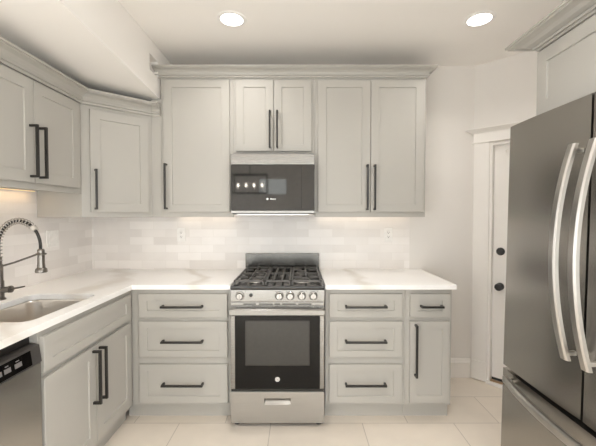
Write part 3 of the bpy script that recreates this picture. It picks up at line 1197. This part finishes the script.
box(bm, 0.505, 0.5065, -0.0163, -0.016, 0.03, 0.345)
obj('control_divider', bm, BLACK, mg, False)

# ------------------------------------------------------------------ refrigerator (faces -X)
FXF = 0.98
fy0 = 1.612
FW = 0.905
r = thing('refrigerator', 'dark stainless French-door refrigerator with bottom freezer drawer', 'refrigerator', (FXF - 0.030, fy0, 0.003), R(-90))
r.rotation_euler = (R(-0.85), 0, R(-90))     # tipped back a little on its levelling feet


def bowed(bm, x0, x1, z0, z1, dep=0.06, bow=0.006, n=14, bev=0.006):
    """door slab with a slightly convex front; front at y=-bow..0"""
    xs = [x0 + (x1 - x0) * k / n for k in range(n + 1)]
    poly = []
    for x in xs:
        u = (x - x0) / (x1 - x0) * 2 - 1
        poly.append((x, -bow * (1 - abs(u) ** 2.5) + 0.004))
    poly += [(x1, dep), (x0, dep)]
    prism(bm, poly, z0, z1)


half = FW / 2
bm = bmesh.new()
box(bm, 0.004, FW - 0.004, 0.066, 0.715, 0.045, 1.772, 0.004)
obj('body', bm, plain('fridge_side_grey', (0.16, 0.155, 0.15), 0.4, 0.3), r)
for a, b in ((0.002, half - 0.005), (half + 0.005, FW - 0.002)):
    bm = bmesh.new()
    bowed(bm, a, b, 0.676, 1.785)
    p = obj('door', bm, FRIDGE, r)
    hx = b - 0.026 if a < 0.1 else a + 0.052
    bm = bmesh.new()
    t = bmesh.new()
    N = 28
    z0h, z1h = 0.875, 1.622
    prev = []
    wv = 0.017
    for k in range(N + 1):
        s = k / N
        z = z0h + (z1h - z0h) * s
        off = 0.034 + 0.056 * (1 - (2 * s - 1) ** 2)
        prev.append([t.verts.new((hx - wv, -off - 0.004, z)), t.verts.new((hx - wv * 0.6, -off - 0.009, z)), t.verts.new((hx + wv * 0.6, -off - 0.009, z)), t.verts.new((hx + wv, -off - 0.004, z)), t.verts.new((hx + wv, -off + 0.007, z)), t.verts.new((hx - wv, -off + 0.007, z))])
    for A, B in zip(prev, prev[1:]):
        for j in range(6):
            t.faces.new((A[j], A[(j + 1) % 6], B[(j + 1) % 6], B[j]))
    t.faces.new(prev[0])
    t.faces.new(list(reversed(prev[-1])))
    bmesh.ops.recalc_face_normals(t, faces=t.faces)
    merge(bm, t)
    for z in (z0h + 0.002, z1h - 0.042):
        box(bm, hx - 0.007, hx + 0.007, -0.038, 0.001, z + 0.012, z + 0.028, 0.003)
    obj('bow_handle', bm, HANDLE_ST, p)
bm = bmesh.new()
bowed(bm, 0.002, FW - 0.002, 0.075, 0.660, bow=0.008)
p = obj('freezer_drawer', bm, FRIDGE, r)
bm = bmesh.new()
t = bmesh.new()
prev = []
N = 28
for k in range(N + 1):
    s = k / N
    x = 0.055 + (FW - 0.11) * s
    off = 0.022 + 0.045 * (1 - (2 * s - 1) ** 2)
    z = 0.630
    prev.append([t.verts.new((x, -off - 0.004, z - 0.017)), t.verts.new((x, -off - 0.009, z - 0.010)), t.verts.new((x, -off - 0.009, z + 0.010)), t.verts.new((x, -off - 0.004, z + 0.017)), t.verts.new((x, -off + 0.007, z + 0.017)), t.verts.new((x, -off + 0.007, z - 0.017))])
for A, B in zip(prev, prev[1:]):
    for j in range(6):
        t.faces.new((A[j], A[(j + 1) % 6], B[(j + 1) % 6], B[j]))
t.faces.new(prev[0])
t.faces.new(list(reversed(prev[-1])))
bmesh.ops.recalc_face_normals(t, faces=t.faces)
merge(bm, t)
for x in (0.062, FW - 0.080):
    box(bm, x, x + 0.018, -0.026, 0.001, 0.623, 0.637, 0.003)
obj('bow_handle', bm, HANDLE_ST, p)
bm = bmesh.new()
box(bm, 0.01, FW - 0.01, 0.03, 0.10, 0.0, 0.072, 0.003)
obj('toe_grille', bm, GREY_PL, r)

# ------------------------------------------------------------------ wall outlets


def outlet(name, label, loc, rz, gangs, kind):
    t = thing(name, label, 'outlet', loc, rz)
    w = 0.0355 if gangs == 1 else 0.059
    b_ = bmesh.new()
    box(b_, -w, w, -0.007, 0, -0.058, 0.058, 0.003)
    pl = obj('wall_plate', b_, WHITE_PL, t)
    for k in range(gangs):
        cx_ = 0 if gangs == 1 else (-0.023, 0.023)[k]
        kk = kind[k]
        b_ = bmesh.new()
        box(b_, cx_ - 0.0168, cx_ + 0.0168, -0.0095, -0.006, -0.033, 0.033, 0.002)
        so_ = obj('socket' if kk == 's' else 'rocker_switch', b_, WHITE_PL, t)
        if kk == 's':
            b_ = bmesh.new()
            for zc in (-0.018, 0.016):
                box(b_, cx_ - 0.0075, cx_ - 0.0050, -0.0099, -0.0092, zc, zc + 0.009)
                box(b_, cx_ + 0.0050, cx_ + 0.0075, -0.0099, -0.0092, zc, zc + 0.008)
                box(b_, cx_ - 0.0025, cx_ + 0.0025, -0.0099, -0.0092, zc - 0.009, zc - 0.004)
            obj('slots', b_, SLOT, so_)
    return t


outlet('wall_outlet', 'white outlet plate on the back tiles left of the range', (-0.986, YB - 0.0092, 1.212), 0, 1, 's')
outlet('wall_outlet', 'white outlet plate on the back tiles right of the range', (0.748, YB - 0.0092, 1.212), 0, 1, 's')
outlet('wall_outlet', 'wide white two-gang plate on the left wall tiles behind the faucet', (XL + 0.0092, 2.425, 1.212), R(90), 2, 'rr')

# ------------------------------------------------------------------ under-cabinet light strips


def strip(label, loc, rz, length, m_, col, watts):
    t = thing('light_strip', label, 'light strip', loc, rz)
    b_ = bmesh.new()
    box(b_, -length / 2, length / 2, -0.012, 0.012, -0.004, 0.0, 0.001)
    obj('channel', b_, ALU, t)
    b_ = bmesh.new()
    box(b_, -length / 2 + 0.004, length / 2 - 0.004, -0.008, 0.008, -0.007, -0.004)
    obj('diffuser', b_, m_, t)
    l = bpy.data.lights.new('strip_lamp', 'AREA')
    l.shape = 'RECTANGLE'
    l.size, l.size_y = length, 0.02
    l.energy = watts * length
    l.color = col
    o_ = bpy.data.objects.new('strip_lamp', l)
    C.objects.link(o_)
    o_.parent = t
    o_.location = (0, 0, -0.010)


strip('warm light strip under the cabinet over the sink', (-1.700, 1.84, 1.5355), R(90), 0.76, LED, (1.0, 0.66, 0.34), 0.5)
strip('light strip under the tall wall cabinet left of the microwave', (-0.76, 2.855, ZU0 + 0.0175), 0, 0.48, LED2, (1.0, 0.82, 0.62), LED_W)
strip('light strip under the two-door wall cabinet right of the microwave', (0.536, 2.855, ZU0 + 0.0175), 0, 0.76, LED2, (1.0, 0.82, 0.62), LED_W)

# ------------------------------------------------------------------ chandelier behind the camera (seen mirrored in the microwave door)
ch = thing('chandelier', 'black open-frame candle chandelier seen mirrored in the microwave door', 'chandelier', (-0.85, -1.0, 1.74))
bm = bmesh.new()
for sx in (-0.30, 0.30):
    for sy in (-0.12, 0.12):
        box(bm, sx - 0.007, sx + 0.007, sy - 0.007, sy + 0.007, 0, 0.33)
for z in (0, 0.33):
    for sy in (-0.12, 0.12):
        box(bm, -0.307, 0.307, sy - 0.007, sy + 0.007, z - 0.007, z + 0.007)
    for sx in (-0.30, 0.30):
        box(bm, sx - 0.007, sx + 0.007, -0.127, 0.127, z - 0.007, z + 0.007)
box(bm, -0.30, 0.30, -0.008, 0.008, -0.007, 0.007)
box(bm, -0.30, 0.30, -0.008, 0.008, 0.323, 0.337)
obj('frame', bm, BLACK, ch)
bm = bmesh.new()
cyl(bm, (0, 0, 0.33), (0, 0, ZC - 1.74 - 0.02), 0.006)
lathe(bm, [(0, ZC - 1.74 - 0.03), (0.06, ZC - 1.74 - 0.03), (0.06, ZC - 1.74), (0, ZC - 1.74)])
obj('hanging_rod', bm, BLACK, ch)
for k in range(4):
    x = -0.21 + 0.14 * k
    bm = bmesh.new()
    cyl(bm, (x, 0, 0.007), (x, 0, 0.11), 0.011)
    cd = obj('candle', bm, WHITE_PL, ch)
    bm = bmesh.new()
    lathe(bm, [(0, 0), (0.010, 0.004), (0.016, 0.025), (0.010, 0.055), (0, 0.075)], Matrix.Translation((x, 0, 0.11)), 16)
    obj('bulb', bm, BULB, cd)
